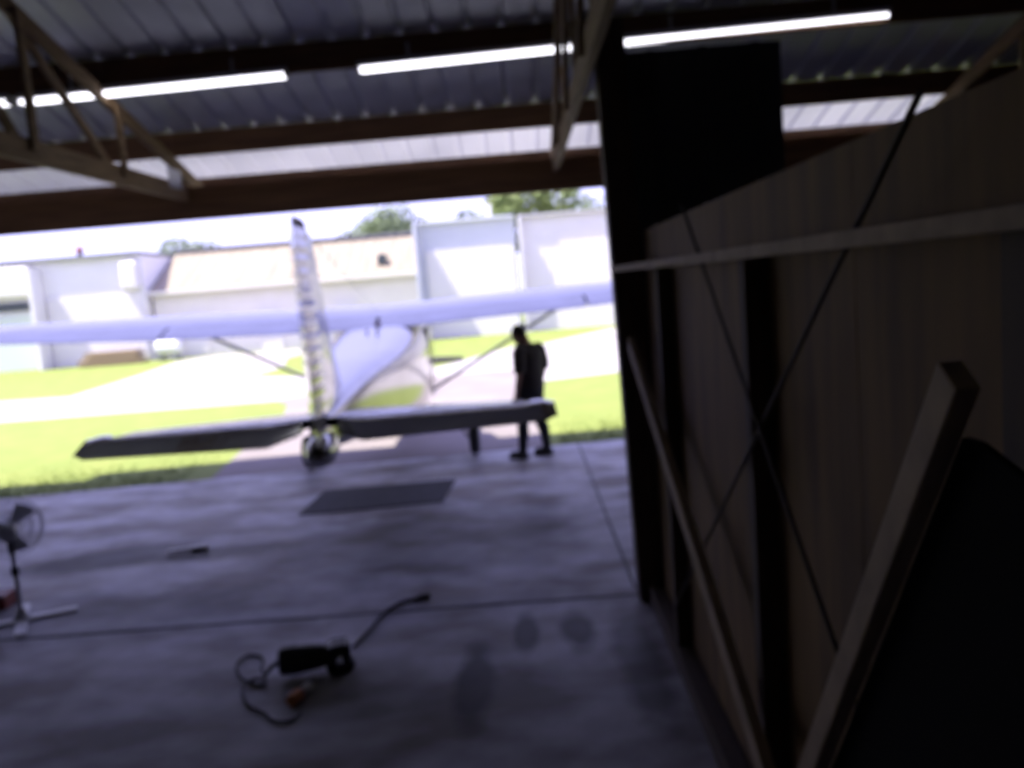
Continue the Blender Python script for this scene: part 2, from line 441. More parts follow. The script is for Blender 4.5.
for x, lab in zip(TR, ('timber roof truss near the left wall of the hangar', 'timber roof truss with its webs crossing the long light at upper left', 'timber roof truss above the dark post at centre', 'timber roof truss behind the plywood wall at right')):
    truss(x, lab)

# ------------------------------------------------------------------ plywood wall, its post and bracing
PX = 0.80
w = MB()
for i, (a, b) in enumerate(((5.41, 4.46), (4.455, 3.27), (3.265, 2.05), (2.045, 0.83), (0.825, -0.39), (-0.395, -1.6))):
    w.box((PX + 0.009, (a + b) / 2, 1.235 - 0.015), (0.018, a - b, 2.40))
wr = w.build('wall_right', M['ply'])
struct(wr, 'plywood partition wall along the right side', 'wall')
for yy in (4.50, 2.78, 1.25, -0.1):
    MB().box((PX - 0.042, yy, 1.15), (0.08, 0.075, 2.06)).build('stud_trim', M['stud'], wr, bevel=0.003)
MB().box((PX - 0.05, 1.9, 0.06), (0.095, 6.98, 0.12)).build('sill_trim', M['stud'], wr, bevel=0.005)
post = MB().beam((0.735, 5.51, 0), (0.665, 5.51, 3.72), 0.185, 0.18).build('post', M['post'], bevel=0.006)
tag(post, 'tall dark timber post at the end of the plywood wall', 'post')
rail = MB().beam((0.607, 5.40, 2.195), (0.715, 0.0, 2.185), 0.03, 0.036).build('wall_rail', M['board'], bevel=0.003)
tag(rail, 'long pale timber rail running level across the plywood wall', 'rail')
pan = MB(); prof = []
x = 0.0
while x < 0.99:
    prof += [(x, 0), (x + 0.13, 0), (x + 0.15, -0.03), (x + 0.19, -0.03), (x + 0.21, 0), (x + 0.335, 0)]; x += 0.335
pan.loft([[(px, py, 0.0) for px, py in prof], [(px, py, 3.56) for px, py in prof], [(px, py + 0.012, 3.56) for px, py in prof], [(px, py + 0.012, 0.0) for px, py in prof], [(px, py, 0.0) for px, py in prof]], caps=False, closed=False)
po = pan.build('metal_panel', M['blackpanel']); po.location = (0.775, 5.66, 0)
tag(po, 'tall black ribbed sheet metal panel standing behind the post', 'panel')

d1 = MB().beam((0.66, 5.25, 1.735), (0.66, 1.35, 0.065), 0.04, 0.09).build('brace_board', M['board'], bevel=0.003)
tag(d1, 'narrow timber brace slanting down toward the front of the plywood wall', 'brace')
B2A, B2Z, B2Y = 1.13, 1.985, 2.50
d2 = MB().beam((0.575, B2A, B2Z), (0.575, B2Y, 0.02), 0.035, 0.06).build('brace_board', M['board'], bevel=0.004)
tag(d2, 'pale timber plank leaning steeply on the plywood wall, nearest brace', 'brace')
d3 = MB().loft([[(xx, 1.17, 1.89), (xx, 2.47, 0.0), (xx, 0.75, 0.0), (xx, 0.75, 1.80), (xx, 1.13, 1.89)] for xx in (0.598, 0.610)]).build('black_board', M['matblack'])  # black sheet added to draw the dark shaded area behind the plank
tag(d3, 'added black sheet standing in for the shade behind the steep pale plank', 'board')
c1 = MB().tube([(0.69, 3.56, 2.42), (0.69, 0.30, 0.0)], 0.007, 8).build('brace_rod', M['rod'])
tag(c1, 'thin dark rod falling from the wall top toward the near floor', 'rod', 'crossed bracing rods')
c2 = MB().tube([(0.706, 1.50, 2.42), (0.706, 4.42, 0.36)], 0.007, 8).build('brace_rod', M['rod'])
tag(c2, 'thin dark rod rising from the far stud to the wall top', 'rod', 'crossed bracing rods')

# ------------------------------------------------------------------ strip lights
def strip_light(x0, x1, y, z, lab, slope=0.0):
    cxm = (x0 + x1) / 2; L = x1 - x0
    t = empty('strip_light', (cxm, y, z)); t.rotation_euler = (0, -math.atan(slope), 0)
    tag(t, lab, 'light', 'fluorescent strip lights')
    MB().box((0, 0, 0.035), (L, 0.11, 0.045)).build('housing', M['fixture'], t, bevel=0.006)
    for yy in (-0.033, 0.033):
        MB().tube([(-L / 2 + 0.02, yy, -0.012), (L / 2 - 0.02, yy, -0.012)], 0.019, 12).build('fluorescent_tube', M['tube'], t, smooth=True)
    for sx in (-1, 1):
        MB().box((sx * (L / 2 - 0.012), 0, -0.005), (0.022, 0.12, 0.05)).build('lamp_holder', M['fixture'], t)
        MB().box((sx * L * 0.3, 0, 0.12), (0.03, 0.004, 0.14)).build('hanger_strap', M['steel'], t)
    return t
YL = 7.93
strip_light(-4.40, -1.935, YL, 4.165, 'fluorescent strip light crossed by the left roof truss', 0.018)
strip_light(-6.95, -4.47, YL, 4.13, 'fluorescent strip light running out of the left edge of the picture', 0.018)
strip_light(-1.30, 1.03, YL, 4.205, 'middle fluorescent strip light ending behind the dark post', 0.022)
strip_light(1.045, 3.47, YL, 4.245, 'fluorescent strip light above the black metal panel', 0.018)

# ------------------------------------------------------------------ the aeroplane
def aeroplane():
    T = 5.05                       # rudder trailing edge to main axle
    P = empty('airplane', (-1.80, 10.84, 0), math.radians(3.0))
    tag(P, 'polished bare metal high wing light airplane with its tail inside the hangar', 'airplane')
    y = lambda s: s - T
    # fuselage
    st = [(0.30, .05, 1.06, 1.26), (0.55, .085, 1.02, 1.31), (1.2, .17, .955, 1.41), (2.0, .28, .865, 1.52), (2.9, .42, .76, 1.60), (3.7, .52, .69, 1.68), (4.3, .575, .65, 1.745), (4.8, .59, .63, 1.81), (5.4, .58, .62, 1.83),
          (6.05, .565, .61, 1.86), (6.35, .555, .61, 1.74), (6.62, .54, .62, 1.50), (7.2, .50, .66, 1.44), (7.75, .42, .72, 1.36), (7.95, .30, .80, 1.28)]
    rings = []
    for s, hw, zb, zt in st:
        n = 4.2; r = []
        for k in range(36):
            a = 2 * PI * k / 36; c, sn = math.cos(a), math.sin(a)
            r.append((hw * math.copysign(abs(c) ** (2 / n), c), y(s), (zb + zt) / 2 + (zt - zb) / 2 * math.copysign(abs(sn) ** (2 / n), sn)))
        rings.append(r)
    fz = MB().loft(rings).build('fuselage', M['alu'], P, smooth=True)
    # windows on both sides, windscreen
    for sx in (-1, 1):
        for s0, s1, z0, z1 in ((5.15, 5.95, 1.30, 1.70),):
            ring = []
            for k in range(16):
                a = 2 * PI * k / 16; c, sn = math.cos(a), math.sin(a)
                ring.append((y((s0 + s1) / 2 + (s1 - s0) / 2 * math.copysign(abs(c) ** .5, c)), (z0 + z1) / 2 + (z1 - z0) / 2 * math.copysign(abs(sn) ** .5, sn)))
            wm = MB().loft([[(sx * .545, a, b) for a, b in ring], [(sx * .592, a, b) for a, b in ring]])
            wm.build('side_window', M['glass'], fz, smooth=True)
        dm = MB()
        for q in (((sx * .590, y(5.1), .78), (sx * .590, y(5.1), 1.84)), ((sx * .590, y(6.0), .78), (sx * .590, y(6.0), 1.84)), ((sx * .590, y(5.1), .78), (sx * .590, y(6.0), .78))):
            dm.tube(q, .006, 6)
        dm.build('door_seam', M['steel'], fz)
    MB().loft([[(-.46, y(6.10), 1.86), (.46, y(6.10), 1.86), (.5, y(6.60), 1.545), (-.5, y(6.60), 1.545)], [(-.46, y(6.12), 1.88), (.46, y(6.12), 1.88), (.5, y(6.64), 1.565), (-.5, y(6.64), 1.565)]]).build('windscreen', M['glass'], fz)
    # wing halves, flaps and ailerons
    def yt(t): return 5 * .125 * (.2969 * math.sqrt(t) - .126 * t - .3516 * t * t + .2843 * t ** 3 - .1036 * t ** 4)
    def sect(x, c, f0, f1, drop=0.0):
        N = 14; up, dn = [], []
        for i in range(N + 1):
            t = f0 + (f1 - f0) * (0.5 - 0.5 * math.cos(PI * i / N)); cam_ = .025 * 4 * t * (1 - t)
            s = 6.08 - (1.63 - c) * 0.25 - t * c; zc = 1.925 - .185 * t * c / 1.63 + .029 * abs(x)
            up.append((x, y(s), zc + (cam_ + yt(t) + .0015) * c)); dn.append((x, y(s), zc + (cam_ - yt(t) - .0015) * c))
        return up + dn[::-1]
    def chord(x): x = abs(x); return 1.63 if x < 2.6 else 1.63 - (x - 2.6) / 2.75 * .48
    for sx in (-1, 1):
        xs = [0, .57, 1.2, 2.0, 2.6, 3.3, 4.0, 4.7, 5.2]
        rg = [sect(sx * v, chord(v), 0, .74) for v in xs]
        tipc = chord(5.3)
        last = sect(sx * 5.33, chord(5.3) * .92, 0, .74); mid = sum((Vector(q) for q in last), Vector()) / len(last)
        rg.append([(q[0], q[1], mid.z + (q[2] - mid.z) * .45) for q in last])
        wg = MB().loft(rg).build('wing', M['alu'], P, smooth=True)
        fx = [.02, 1.2, 1.9, 2.58]
        MB().loft([sect(sx * v, chord(v), .748, 1.0) for v in fx]).build('flap', M['alu'], wg, smooth=True)
        MB().loft([sect(sx * v, chord(v), .748, 1.0) for v in (2.61, 3.3, 4.0, 4.7, 5.18)]).build('aileron', M['alu'], wg, smooth=True)
        MB().tube([(sx * .50, y(5.55), .80), (sx * 2.42, y(5.50), 1.85)], .045, 12, flat=.5).build('wing_strut', M['alu2'], P, smooth=True)
        # main gear
        MB().tube([(sx * .42, y(5.05), .70), (sx * .62, y(5.05), .64), (sx * .85, y(5.05), .46), (sx * 1.0, y(5.05), .22)], [.06, .055, .05, .042], 10, flat=.35).build('gear_leg', M['alu2'], P, smooth=True)
        wl = MB().ring((sx * 1.07, y(5.05), .215), (1, 0, 0), .145, .07, 28, 12).build('wheel', M['rubber'], P, smooth=True)
        MB().lathe((sx * 1.03, y(5.05), .215), (1, 0, 0), [(.0, 0), (.09, 0), (.095, .02), (.095, .06), (.09, .08), (0, .08)]).build('hub', M['alu2'], wl, smooth=True)
    # nose gear, spinner, propeller
    MB().tube([(0, y(7.0), .68), (0, y(7.05), .30)], .035, 10).build('nose_strut', M['steel'], P, smooth=True)
    nw = MB().ring((0, y(7.05), .18), (1, 0, 0), .12, .06, 24, 10).build('nose_wheel', M['rubber'], P, smooth=True)
    fk = MB()
    for sx in (-1, 1): fk.beam((sx * .08, y(7.05), .17), (sx * .08, y(7.05), .36), .02, .05)
    fk.box((0, y(7.05), .36), (.18, .06, .03)).build('nose_fork', M['steel'], nw)
    pr = MB().lathe((0, y(7.95), 1.04), (0, 1, 0), [(.15, 0), (.15, .06), (.12, .16), (.06, .26), (.0, .30)]).build('spinner', M['alu'], P, smooth=True)
    for sx in (-1, 1):
        rr = []
        for t in (0.08, .2, .4, .6, .8, .93, .96):
            wd = .03 + .035 * math.sin(PI * min(1, t)) if t < .95 else .03
            pa = math.radians(48 - 30 * t) * sx
            rr.append([(sx * t, y(8.02) + math.sin(pa) * wd * a + math.cos(pa) * .012 * b, 1.04 - .03 * sx * t + math.cos(pa) * wd * a - math.sin(pa) * .012 * b) for a, b in ((-1, 0), (-.4, -1), (.4, -1), (1, 0), (.4, 1), (-.4, 1))])
        MB().loft(rr).build('propeller_blade', M['propblack'], P, smooth=True)
    # fin
    rg = []
    for z, le, hi_, th in ((1.24, 1.75, .50, .070), (1.42, 1.50, .49, .070), (1.7, 1.26, .47, .066), (2.1, 1.03, .44, .060), (2.5, .80, .42, .054), (2.62, .73, .41, .046), (2.66, .66, .42, .022)):
        r = []; prof_ = [(0, 0.001), (.06, .4), (.2, .75), (.45, 1), (.75, .98), (1, .9)]
        for t, h in prof_: r.append((h * th, y(le + (hi_ - le) * t), z))
        for t, h in prof_[::-1]: r.append((-h * th, y(le + (hi_ - le) * t), z))
        rg.append(r)
    fn = MB().loft(rg).build('fin', M['alu'], P, smooth=True)
    # rudder, ribbed skins, swung a little to the right
    rg = []; NZ = 92; ang = math.radians(6)
    for i in range(NZ + 1):
        z = 1.0 + (2.73 - 1.0) * i / NZ
        hs = .49 - .075 * (z - 1.24) / 1.42
        ch = .43 + .03 * math.sin(PI * min(1, (z - 1.0) / 1.7)) - .05 * (z - 1.0) / 1.7
        k = 1.0
        if z > 2.61: k = max(.05, math.sqrt(max(0, 1 - ((z - 2.61) / .122) ** 2)))
        ph = ((z - 1.1) / .092) % 1.0
        bead = .008 * math.exp(-((ph - .5) / .16) ** 2) if 1.15 < z < 2.56 else 0
        ht = (.078 - .018 * (z - 1.0) / 1.7) * (0.35 + .65 * k)
        pr_ = [(.03 * k, .75), (.0, 1.0), (.18, .92), (.5, .56), (.8, .22), (.97 * (0.75 + .25 * k), .05), (1.0 * (0.75 + .25 * k), .012)]
        r = []
        ptsR = [(h * ht + (bead if .1 < t < .9 else 0), hs - .02 - t * ch) for t, h in pr_]
        allp = ptsR + [(-a, b) for a, b in ptsR[::-1]]
        for a, b in allp:
            dy = b - hs
            r.append((a * math.cos(ang) - dy * math.sin(ang), y(hs + a * math.sin(ang) + dy * math.cos(ang)), z))
        rg.append(r)
    rd = MB().loft(rg).build('rudder', M['alu'], P, smooth=True)
    # bulbous tail fairing at the foot of the rudder
    MB().ball((.03, y(.30), 1.07), (.115, .34, .125), 20, 12).build('tail_fairing', M['alu'], P, smooth=True)
    # tailplane and elevators
    for sx in (-1, 1):
        rg = []
        for xv, le, te, th in ((.03, 1.30, .55, .055), (.4, 1.26, .55, .052), (1.0, 1.16, .55, .045), (1.51, 1.08, .55, .038), (1.59, 1.0, .56, .02)):
            prof_ = [(0, .0), (.05, .45), (.2, .85), (.45, 1), (.75, .9), (1, .7)]
            r = [(sx * xv, y(le + (te - le) * t), 1.185 + .04 * t + h * th) for t, h in prof_] + [(sx * xv, y(le + (te - le) * t), 1.185 + .04 * t - h * th) for t, h in prof_[::-1]]
            rg.append(r)
        MB().loft(rg).build('tailplane', M['alu'], P, smooth=True)
        rg = []; dr = math.radians(15); n = 0
        xs = [.13, .20, .30] + [.30 + .0305 * i for i in range(1, 40)] + [1.535, 1.60, 1.66, 1.69]
        for xv in xs:
            ch = .17 + .19 * min(1, (xv - .13) / .2) - .07 * max(0, (xv - .3)) / 1.39
            fw = 0.02 if xv < 1.53 else .10 - .05 * max(0, (xv - 1.6)) / .1
            ph = ((xv - .3) / .122) % 1.0
            bead = .0015 * math.exp(-((ph - .5) / .16) ** 2) if .3 < xv < 1.5 else 0
            th = .040 - .012 * xv / 1.7
            if xv > 1.65: ch *= .8; th *= .5
            prof_ = [(-fw, .3), (-fw * .6, .8), (.01, 1.0), (.35 * ch, .74), (.7 * ch, .46), (.95 * ch, .24), (ch, .20)]
            up = [(t, h * th + (bead if .03 < t < .9 * ch else 0)) for t, h in prof_]; dn = [(t, -v) for t, v in up[::-1]]
            r = []
            for t, v in up + dn:
                r.append((sx * xv * 1.045, y(.53 - t * math.cos(dr) - v * math.sin(dr)), 1.225 - t * math.sin(dr) + v * math.cos(dr)))
            rg.append(r)
        MB().loft(rg).build('elevator', M['alu'], P, smooth=True)
    # beacon and two aerials on the cabin roof
    MB().lathe((0.02, y(4.66), 1.765), (0, 0, 1), [(.045, 0), (.045, .03), (.035, .055), (.02, .065), (0, .07)]).build('beacon', M['beacon'], P, smooth=True)
    for xx, s in ((-.06, 4.15), (.06, 4.10)):
        MB().loft([[(xx - .012, y(s - .07), 1.70), (xx + .012, y(s - .07), 1.70), (xx + .012, y(s + .07), 1.71), (xx - .012, y(s + .07), 1.71)], [(xx - .005, y(s - .05), 1.77), (xx + .005, y(s - .05), 1.77), (xx + .005, y(s + .01), 1.77), (xx - .005, y(s + .01), 1.77)]]).build('aerial', M['steel'], P)
    MB().tube([(0, y(.72), 2.66), (0.0, y(5.0), 1.93)], .0025, 6).build('aerial_wire', M['steel'], P)
    return P
aeroplane()

# ------------------------------------------------------------------ person
def remeshed(mb, name, m, parent, vox, smooth=3):
    me = bpy.data.meshes.new(name + '_raw'); me.from_pydata([tuple(p) for p in mb.v], [], mb.f); me.update()
    bm = bmesh.new(); bm.from_mesh(me); bmesh.ops.recalc_face_normals(bm, faces=bm.faces); bm.to_mesh(me); bm.free()
    tmp = bpy.data.objects.new(name + '_raw', me); COL.objects.link(tmp)
    r = tmp.modifiers.new('r', 'REMESH'); r.mode = 'VOXEL'; r.voxel_size = vox
    if smooth:
        s_ = tmp.modifiers.new('s', 'SMOOTH'); s_.iterations = smooth; s_.factor = .5
    dg = bpy.context.evaluated_depsgraph_get(); dg.update()
    out = bpy.data.meshes.new_from_object(tmp.evaluated_get(dg), depsgraph=dg); out.name = name
    bpy.data.objects.remove(tmp); bpy.data.meshes.remove(me)
    out.materials.clear(); out.materials.append(m)
    for p in out.polygons: p.use_smooth = True
    o = bpy.data.objects.new(name, out); COL.objects.link(o); o.parent = parent
    return o
def ell(c, rx, ry, n=24, tilt=0.0):
    return [(c[0] + rx * math.cos(2 * PI * k / n), c[1] + ry * math.sin(2 * PI * k / n), c[2] + math.sin(2 * PI * k / n) * ry * tilt) for k in range(n)]
def person(loc, rz):
    P = empty('person', loc, rz)
    tag(P, 'person in dark shirt and dark trousers standing with bowed head beside the airplane tail', 'person')
    hips = [(-.1, 0, .87), (.1, 0, .87)]
    feetL, feetR = (-.15, .10, 0), (.15, -.06, 0)
    def torso(mb, g):
        mb.loft([ell((0, -.01, .80), .15 + g, .115 + g), ell((0, -.01, .88), .170 + g, .125 + g), ell((0, 0, 1.0), .175 + g, .128 + g), ell((0, .0, 1.1), .178 + g, .128 + g), ell((0, -.005, 1.24), .195 + g, .135 + g), ell((0, .0, 1.34), .195 + g, .125 + g, tilt=.1), ell((0, .02, 1.40), .15 + g, .095 + g, tilt=.2), ell((0, .035, 1.44), .065 + g * .5, .06 + g * .5, tilt=.3)])
    def leg(mb, sx, foot, g, z1=.07):
        hx = .088 * sx; fx, fy = foot[0], foot[1]
        kn = ((hx + fx) / 2, fy * .5 + .03, .47); an = (fx, fy - .01, .085)
        pts = [(hx, 0, .88), (hx * 1.05, .005, .76), ((hx + kn[0]) / 2, kn[1] * .7, .62), kn, ((kn[0] + an[0]) / 2, (kn[1] + an[1]) / 2 - .018, .33), ((kn[0] + 3 * an[0]) / 4, (kn[1] + 3 * an[1]) / 4 - .008, .2), an]
        mb.tube(pts, [.092 + g, .088 + g, .075 + g, .058 + g, .058 + g, .045 + g, .040 + g], 14)
        return an
    arm = {}
    for sx in (-1, 1):
        arm[sx] = [(sx * .155, .0, 1.375), (sx * .215, -.015, 1.33), (sx * .24, -.03, 1.2), (sx * .245, -.03, 1.08), (sx * .235, .01, .96), (sx * .22, .05, .85)]
    b = MB(); torso(b, -.006)
    for sx, ft in ((-1, feetL), (1, feetR)): leg(b, sx, ft, -.008)
    for sx in (-1, 1):
        b.tube(arm[sx], [.05, .052, .046, .038, .036, .026], 14)
        wx, wy, wz = arm[sx][-1]
        # palm, four fingers and a thumb, hanging slightly curled
        b.tube([(wx, wy, wz), (wx - sx * .004, wy + .015, wz - .045), (wx - sx * .008, wy + .022, wz - .088)], [.024, .036, .034], 12, flat=.42)
        for i, (oy, ln) in enumerate(((.030, .070), (.010, .080), (-.010, .075), (-.028, .058))):
            p0 = Vector((wx - sx * .008, wy + .022 + oy, wz - .080))
            b.tube([p0, p0 + Vector((-sx * .004, .002, -ln * .45)), p0 + Vector((-sx * .016, .004, -ln * .78)), p0 + Vector((-sx * .032, .004, -ln))], [.0095, .009, .0085, .007], 8)
        q = Vector((wx - sx * .006, wy + .038, wz - .025))
        b.tube([q, q + Vector((-sx * .014, .026, -.028)), q + Vector((-sx * .024, .032, -.058))], [.012, .0105, .008], 8)
    for ft in (feetL, feetR):
        b.tube([(ft[0], ft[1] - .05, .045), (ft[0], ft[1] + .05, .05), (ft[0], ft[1] + .14, .035)], [.036, .036, .028], 12)
    b.tube([(0, .02, 1.40), (0, .05, 1.475), (0, .10, 1.51)], [.062, .055, .055], 14)
    rot = Matrix.Rotation(math.radians(-40), 3, 'X')
    hc = Vector((0, .135, 1.535))
    b.ball(hc, (.074, .094, .108), 20, 14, rot)
    b.ball(hc + rot @ Vector((0, .035, -.06)), (.056, .062, .06), 16, 10, rot)          # jaw
    b.ball(hc + rot @ Vector((0, .1, -.022)), (.013, .02, .026), 10, 8, rot)             # nose
    b.ball(hc + rot @ Vector((0, .088, -.064)), (.024, .012, .008), 10, 6, rot)          # mouth
    b.ball(hc + rot @ Vector((0, .078, .022)), (.05, .016, .01), 10, 6, rot)             # brow
    for sx in (-1, 1): b.ball(hc + rot @ Vector((sx * .076, -.004, -.012)), (.012, .02, .032), 10, 8, rot)
    bd = remeshed(b, 'body', M['skin'], P, .0075, 2)
    for sx in (-1, 1): MB().ball(hc + rot @ Vector((sx * .030, .083, 0.0)), .011, 10, 8).build('eye', M['eye'], bd, smooth=True)
    h = MB(); h.ball(hc + rot @ Vector((0, -.026, .022)), (.079, .084, .094), 20, 14, rot)
    h.ball(hc + rot @ Vector((0, -.045, -.02)), (.070, .058, .075), 16, 10, rot)
    tag(remeshed(h, 'hair', M['hair'], P, .010, 2), 'short dark hair')
    s_ = MB(); torso(s_, .016)
    for sx in (-1, 1): s_.tube(arm[sx][:4] , [.068, .078, .076, .070], 14)
    sh = remeshed(s_, 'shirt', M['shirt'], P, .012, 4); tag(sh, 'dark short sleeved shirt')
    t_ = MB(); t_.loft([ell((0, -.012, .74), .13, .115), ell((0, -.012, .82), .178, .135), ell((0, -.01, .90), .186, .140), ell((0, 0, 1.0), .172, .130)])
    for sx, ft in ((-1, feetL), (1, feetR)): leg(t_, sx, ft, .014)
    tag(remeshed(t_, 'trousers', M['trousers'], P, .012, 4), 'dark navy trousers')
    for ft in (feetL, feetR):
        m = MB(); m.tube([(ft[0], ft[1] - .075, .05), (ft[0], ft[1] - .02, .058), (ft[0], ft[1] + .07, .052), (ft[0], ft[1] + .15, .04), (ft[0], ft[1] + .185, .034)], [.036, .046, .047, .044, .024], 14)
        m.box((ft[0], ft[1] + .055, .013), (.092, .25, .026))
        remeshed(m, 'shoe', M['shoe'], P, .008, 2)
    return P
person((0.05, 10.42, 0), math.radians(52))

# ------------------------------------------------------------------ things on the floor
mt = MB().prism([(-2.41, 8.37), (-0.945, 8.50), (-0.885, 9.46), (-2.37, 9.40)], 0.0, 0.012).build('floor_mat', M['mat'], bevel=0.004)
tag(mt, 'dark rubber mat lying on the concrete under the airplane tail', 'mat')

def pedestal_fan(loc, rz):
    F = empty('pedestal_fan', loc, rz)
    tag(F, 'grey pedestal fan on a crossed foot at the left edge', 'fan')
    for a in (0, 90, 180, 270):
        d = Vector((math.cos(math.radians(a)), math.sin(math.radians(a)), 0))
        MB().beam(d * .03 + Vector((0, 0, .014)), d * .36 + Vector((0, 0, .009)), .075, .016, Vector((-d.y, d.x, 0))).build('foot', M['fanbase'], F, bevel=.006)
    MB().lathe((0, 0, 0.0), (0, 0, 1), [(.055, 0), (.055, .03), (.03, .07), (.022, .1), (0, .1)]).build('hub', M['fanbase'], F, smooth=True)
    MB().tube([(0, 0, .05), (0, 0, .56)], .016, 12).build('pole', M['fanpaint'], F, smooth=True)
    MB().lathe((0, 0, .34), (0, 0, 1), [(.016, 0), (.026, .01), (.026, .06), (.016, .07)]).build('collar', M['blackplastic'], F, smooth=True)
    C = Vector((0, .0, .70)); ax = Vector((0, 1, .08)).normalized()
    MB().tube([(0, -.04, .52), (0, -.06, .62), (0, -.07, .70)], .02, 10).build('neck', M['blackplastic'], F, smooth=True)
    MB().lathe(C - ax * .19, ax, [(0, 0), (.05, .01), (.065, .05), (.065, .12), (.045, .15), (0, .15)]).build('motor', M['fanpaint'], F, smooth=True)
    u = ax.orthogonal().normalized(); v = ax.cross(u)
    gd = MB()
    for r_, o in ((.225, 0), (.21, .055), (.21, -.055), (.15, .08), (.15, -.08), (.08, .092), (.06, -.09)): gd.ring(C + ax * o, ax, r_, .0035, 36, 5)
    for k in range(30):
        a = 2 * PI * k / 30; d = u * math.cos(a) + v * math.sin(a)
        gd.tube([C + ax * .095 + d * .03, C + ax * .08 + d * .15, C + ax * .055 + d * .21, C + d * .225, C - ax * .055 + d * .21, C - ax * .08 + d * .15, C - ax * .09 + d * .05], .0022, 5)
    gd.build('wire_guard', M['fanpaint'], F)
    MB().lathe(C + ax * .09, ax, [(0, 0), (.04, 0), (.035, .012), (0, .015)]).build('badge', M['fanbase'], F, smooth=True)
    for k in range(3):
        rr = []
        for t in (.03, .08, .14, .19):
            pts = []
            for q in (-.5, -.25, 0, .25, .5):
                a = 2 * PI * k / 3 + q * (1.1 - 1.6 * t); d = u * math.cos(a) + v * math.sin(a); pts.append(C + d * t + ax * (q * .06))
            rr.append(pts + [p - ax * .005 for p in pts[::-1]])
        MB().loft(rr).build('fan_blade', M['fanblade'], F, smooth=True)
    return F
pedestal_fan((-3.80, 5.93, 0), math.radians(28))

rb = empty('tool_box', (-4.30, 6.26, 0), 0.12)
tag(rb, 'dull red tool box on the floor behind the fan', 'toolbox')
MB().box((0, 0, .04), (.42, .2, .08)).build('box_body', M['red'], rb, bevel=.008)
MB().box((0, 0, .095), (.43, .21, .03)).build('lid', M['red'], rb, bevel=.01)
MB().tube([(-.09, 0, .105), (-.08, 0, .14), (.08, 0, .14), (.09, 0, .105)], .008, 8).build('handle', M['steel'], rb, smooth=True)
for xx in (-.12, .12): MB().box((xx, -.106, .08), (.03, .012, .04)).build('latch', M['steel'], rb, bevel=.002)

bg_ = empty('black_bag', (-3.88, 5.42, 0), 0.2)
tag(bg_, 'black bag on the floor at the left edge, in front of the fan', 'bag')
MB().loft([[(.17 * a * k, .13 * b * k, z) for a, b in ((-1, -.7), (-.7, -1), (.7, -1), (1, -.7), (1, .7), (.7, 1), (-.7, 1), (-1, .7))] for z, k in ((0.0, .94), (.03, 1.0), (.12, 1.02), (.19, .9), (.24, .6))]).build('bag_body', M['blackplastic'], bg_, smooth=True, bevel=.008)
for yy in (-.05, .05): MB().tube([(-.08, yy, .225), (-.06, yy, .29), (0, yy, .31), (.06, yy, .29), (.08, yy, .225)], .008, 8).build('strap', M['rubber'], bg_, smooth=True)

br = empty('hand_brush', (-3.13, 7.38, 0), 0.35)
tag(br, 'small pale hand brush with brown bristles lying on the open floor', 'brush')
MB().loft([[(x, w_ * a, .032 + .012 * b) for a, b in ((-1, -1), (1, -1), (1, 1), (-1, 1))] for x, w_ in ((-.19, .018), (-.17, .028), (-.05, .024), (0, .032), (.02, .034), (.15, .034), (.165, .026))]).build('handle', M['white'], br, bevel=.004)
bb = MB()
for k in range(26):
    for j in range(5):
        p = Vector((.012 + k * .0055, -.026 + j * .013, .02)); bb.tube([p, p + Vector((R.gauss(0, .004), R.gauss(0, .004), -.020))], .0035, 5)
bb.build('bristles', M['brush'], br)

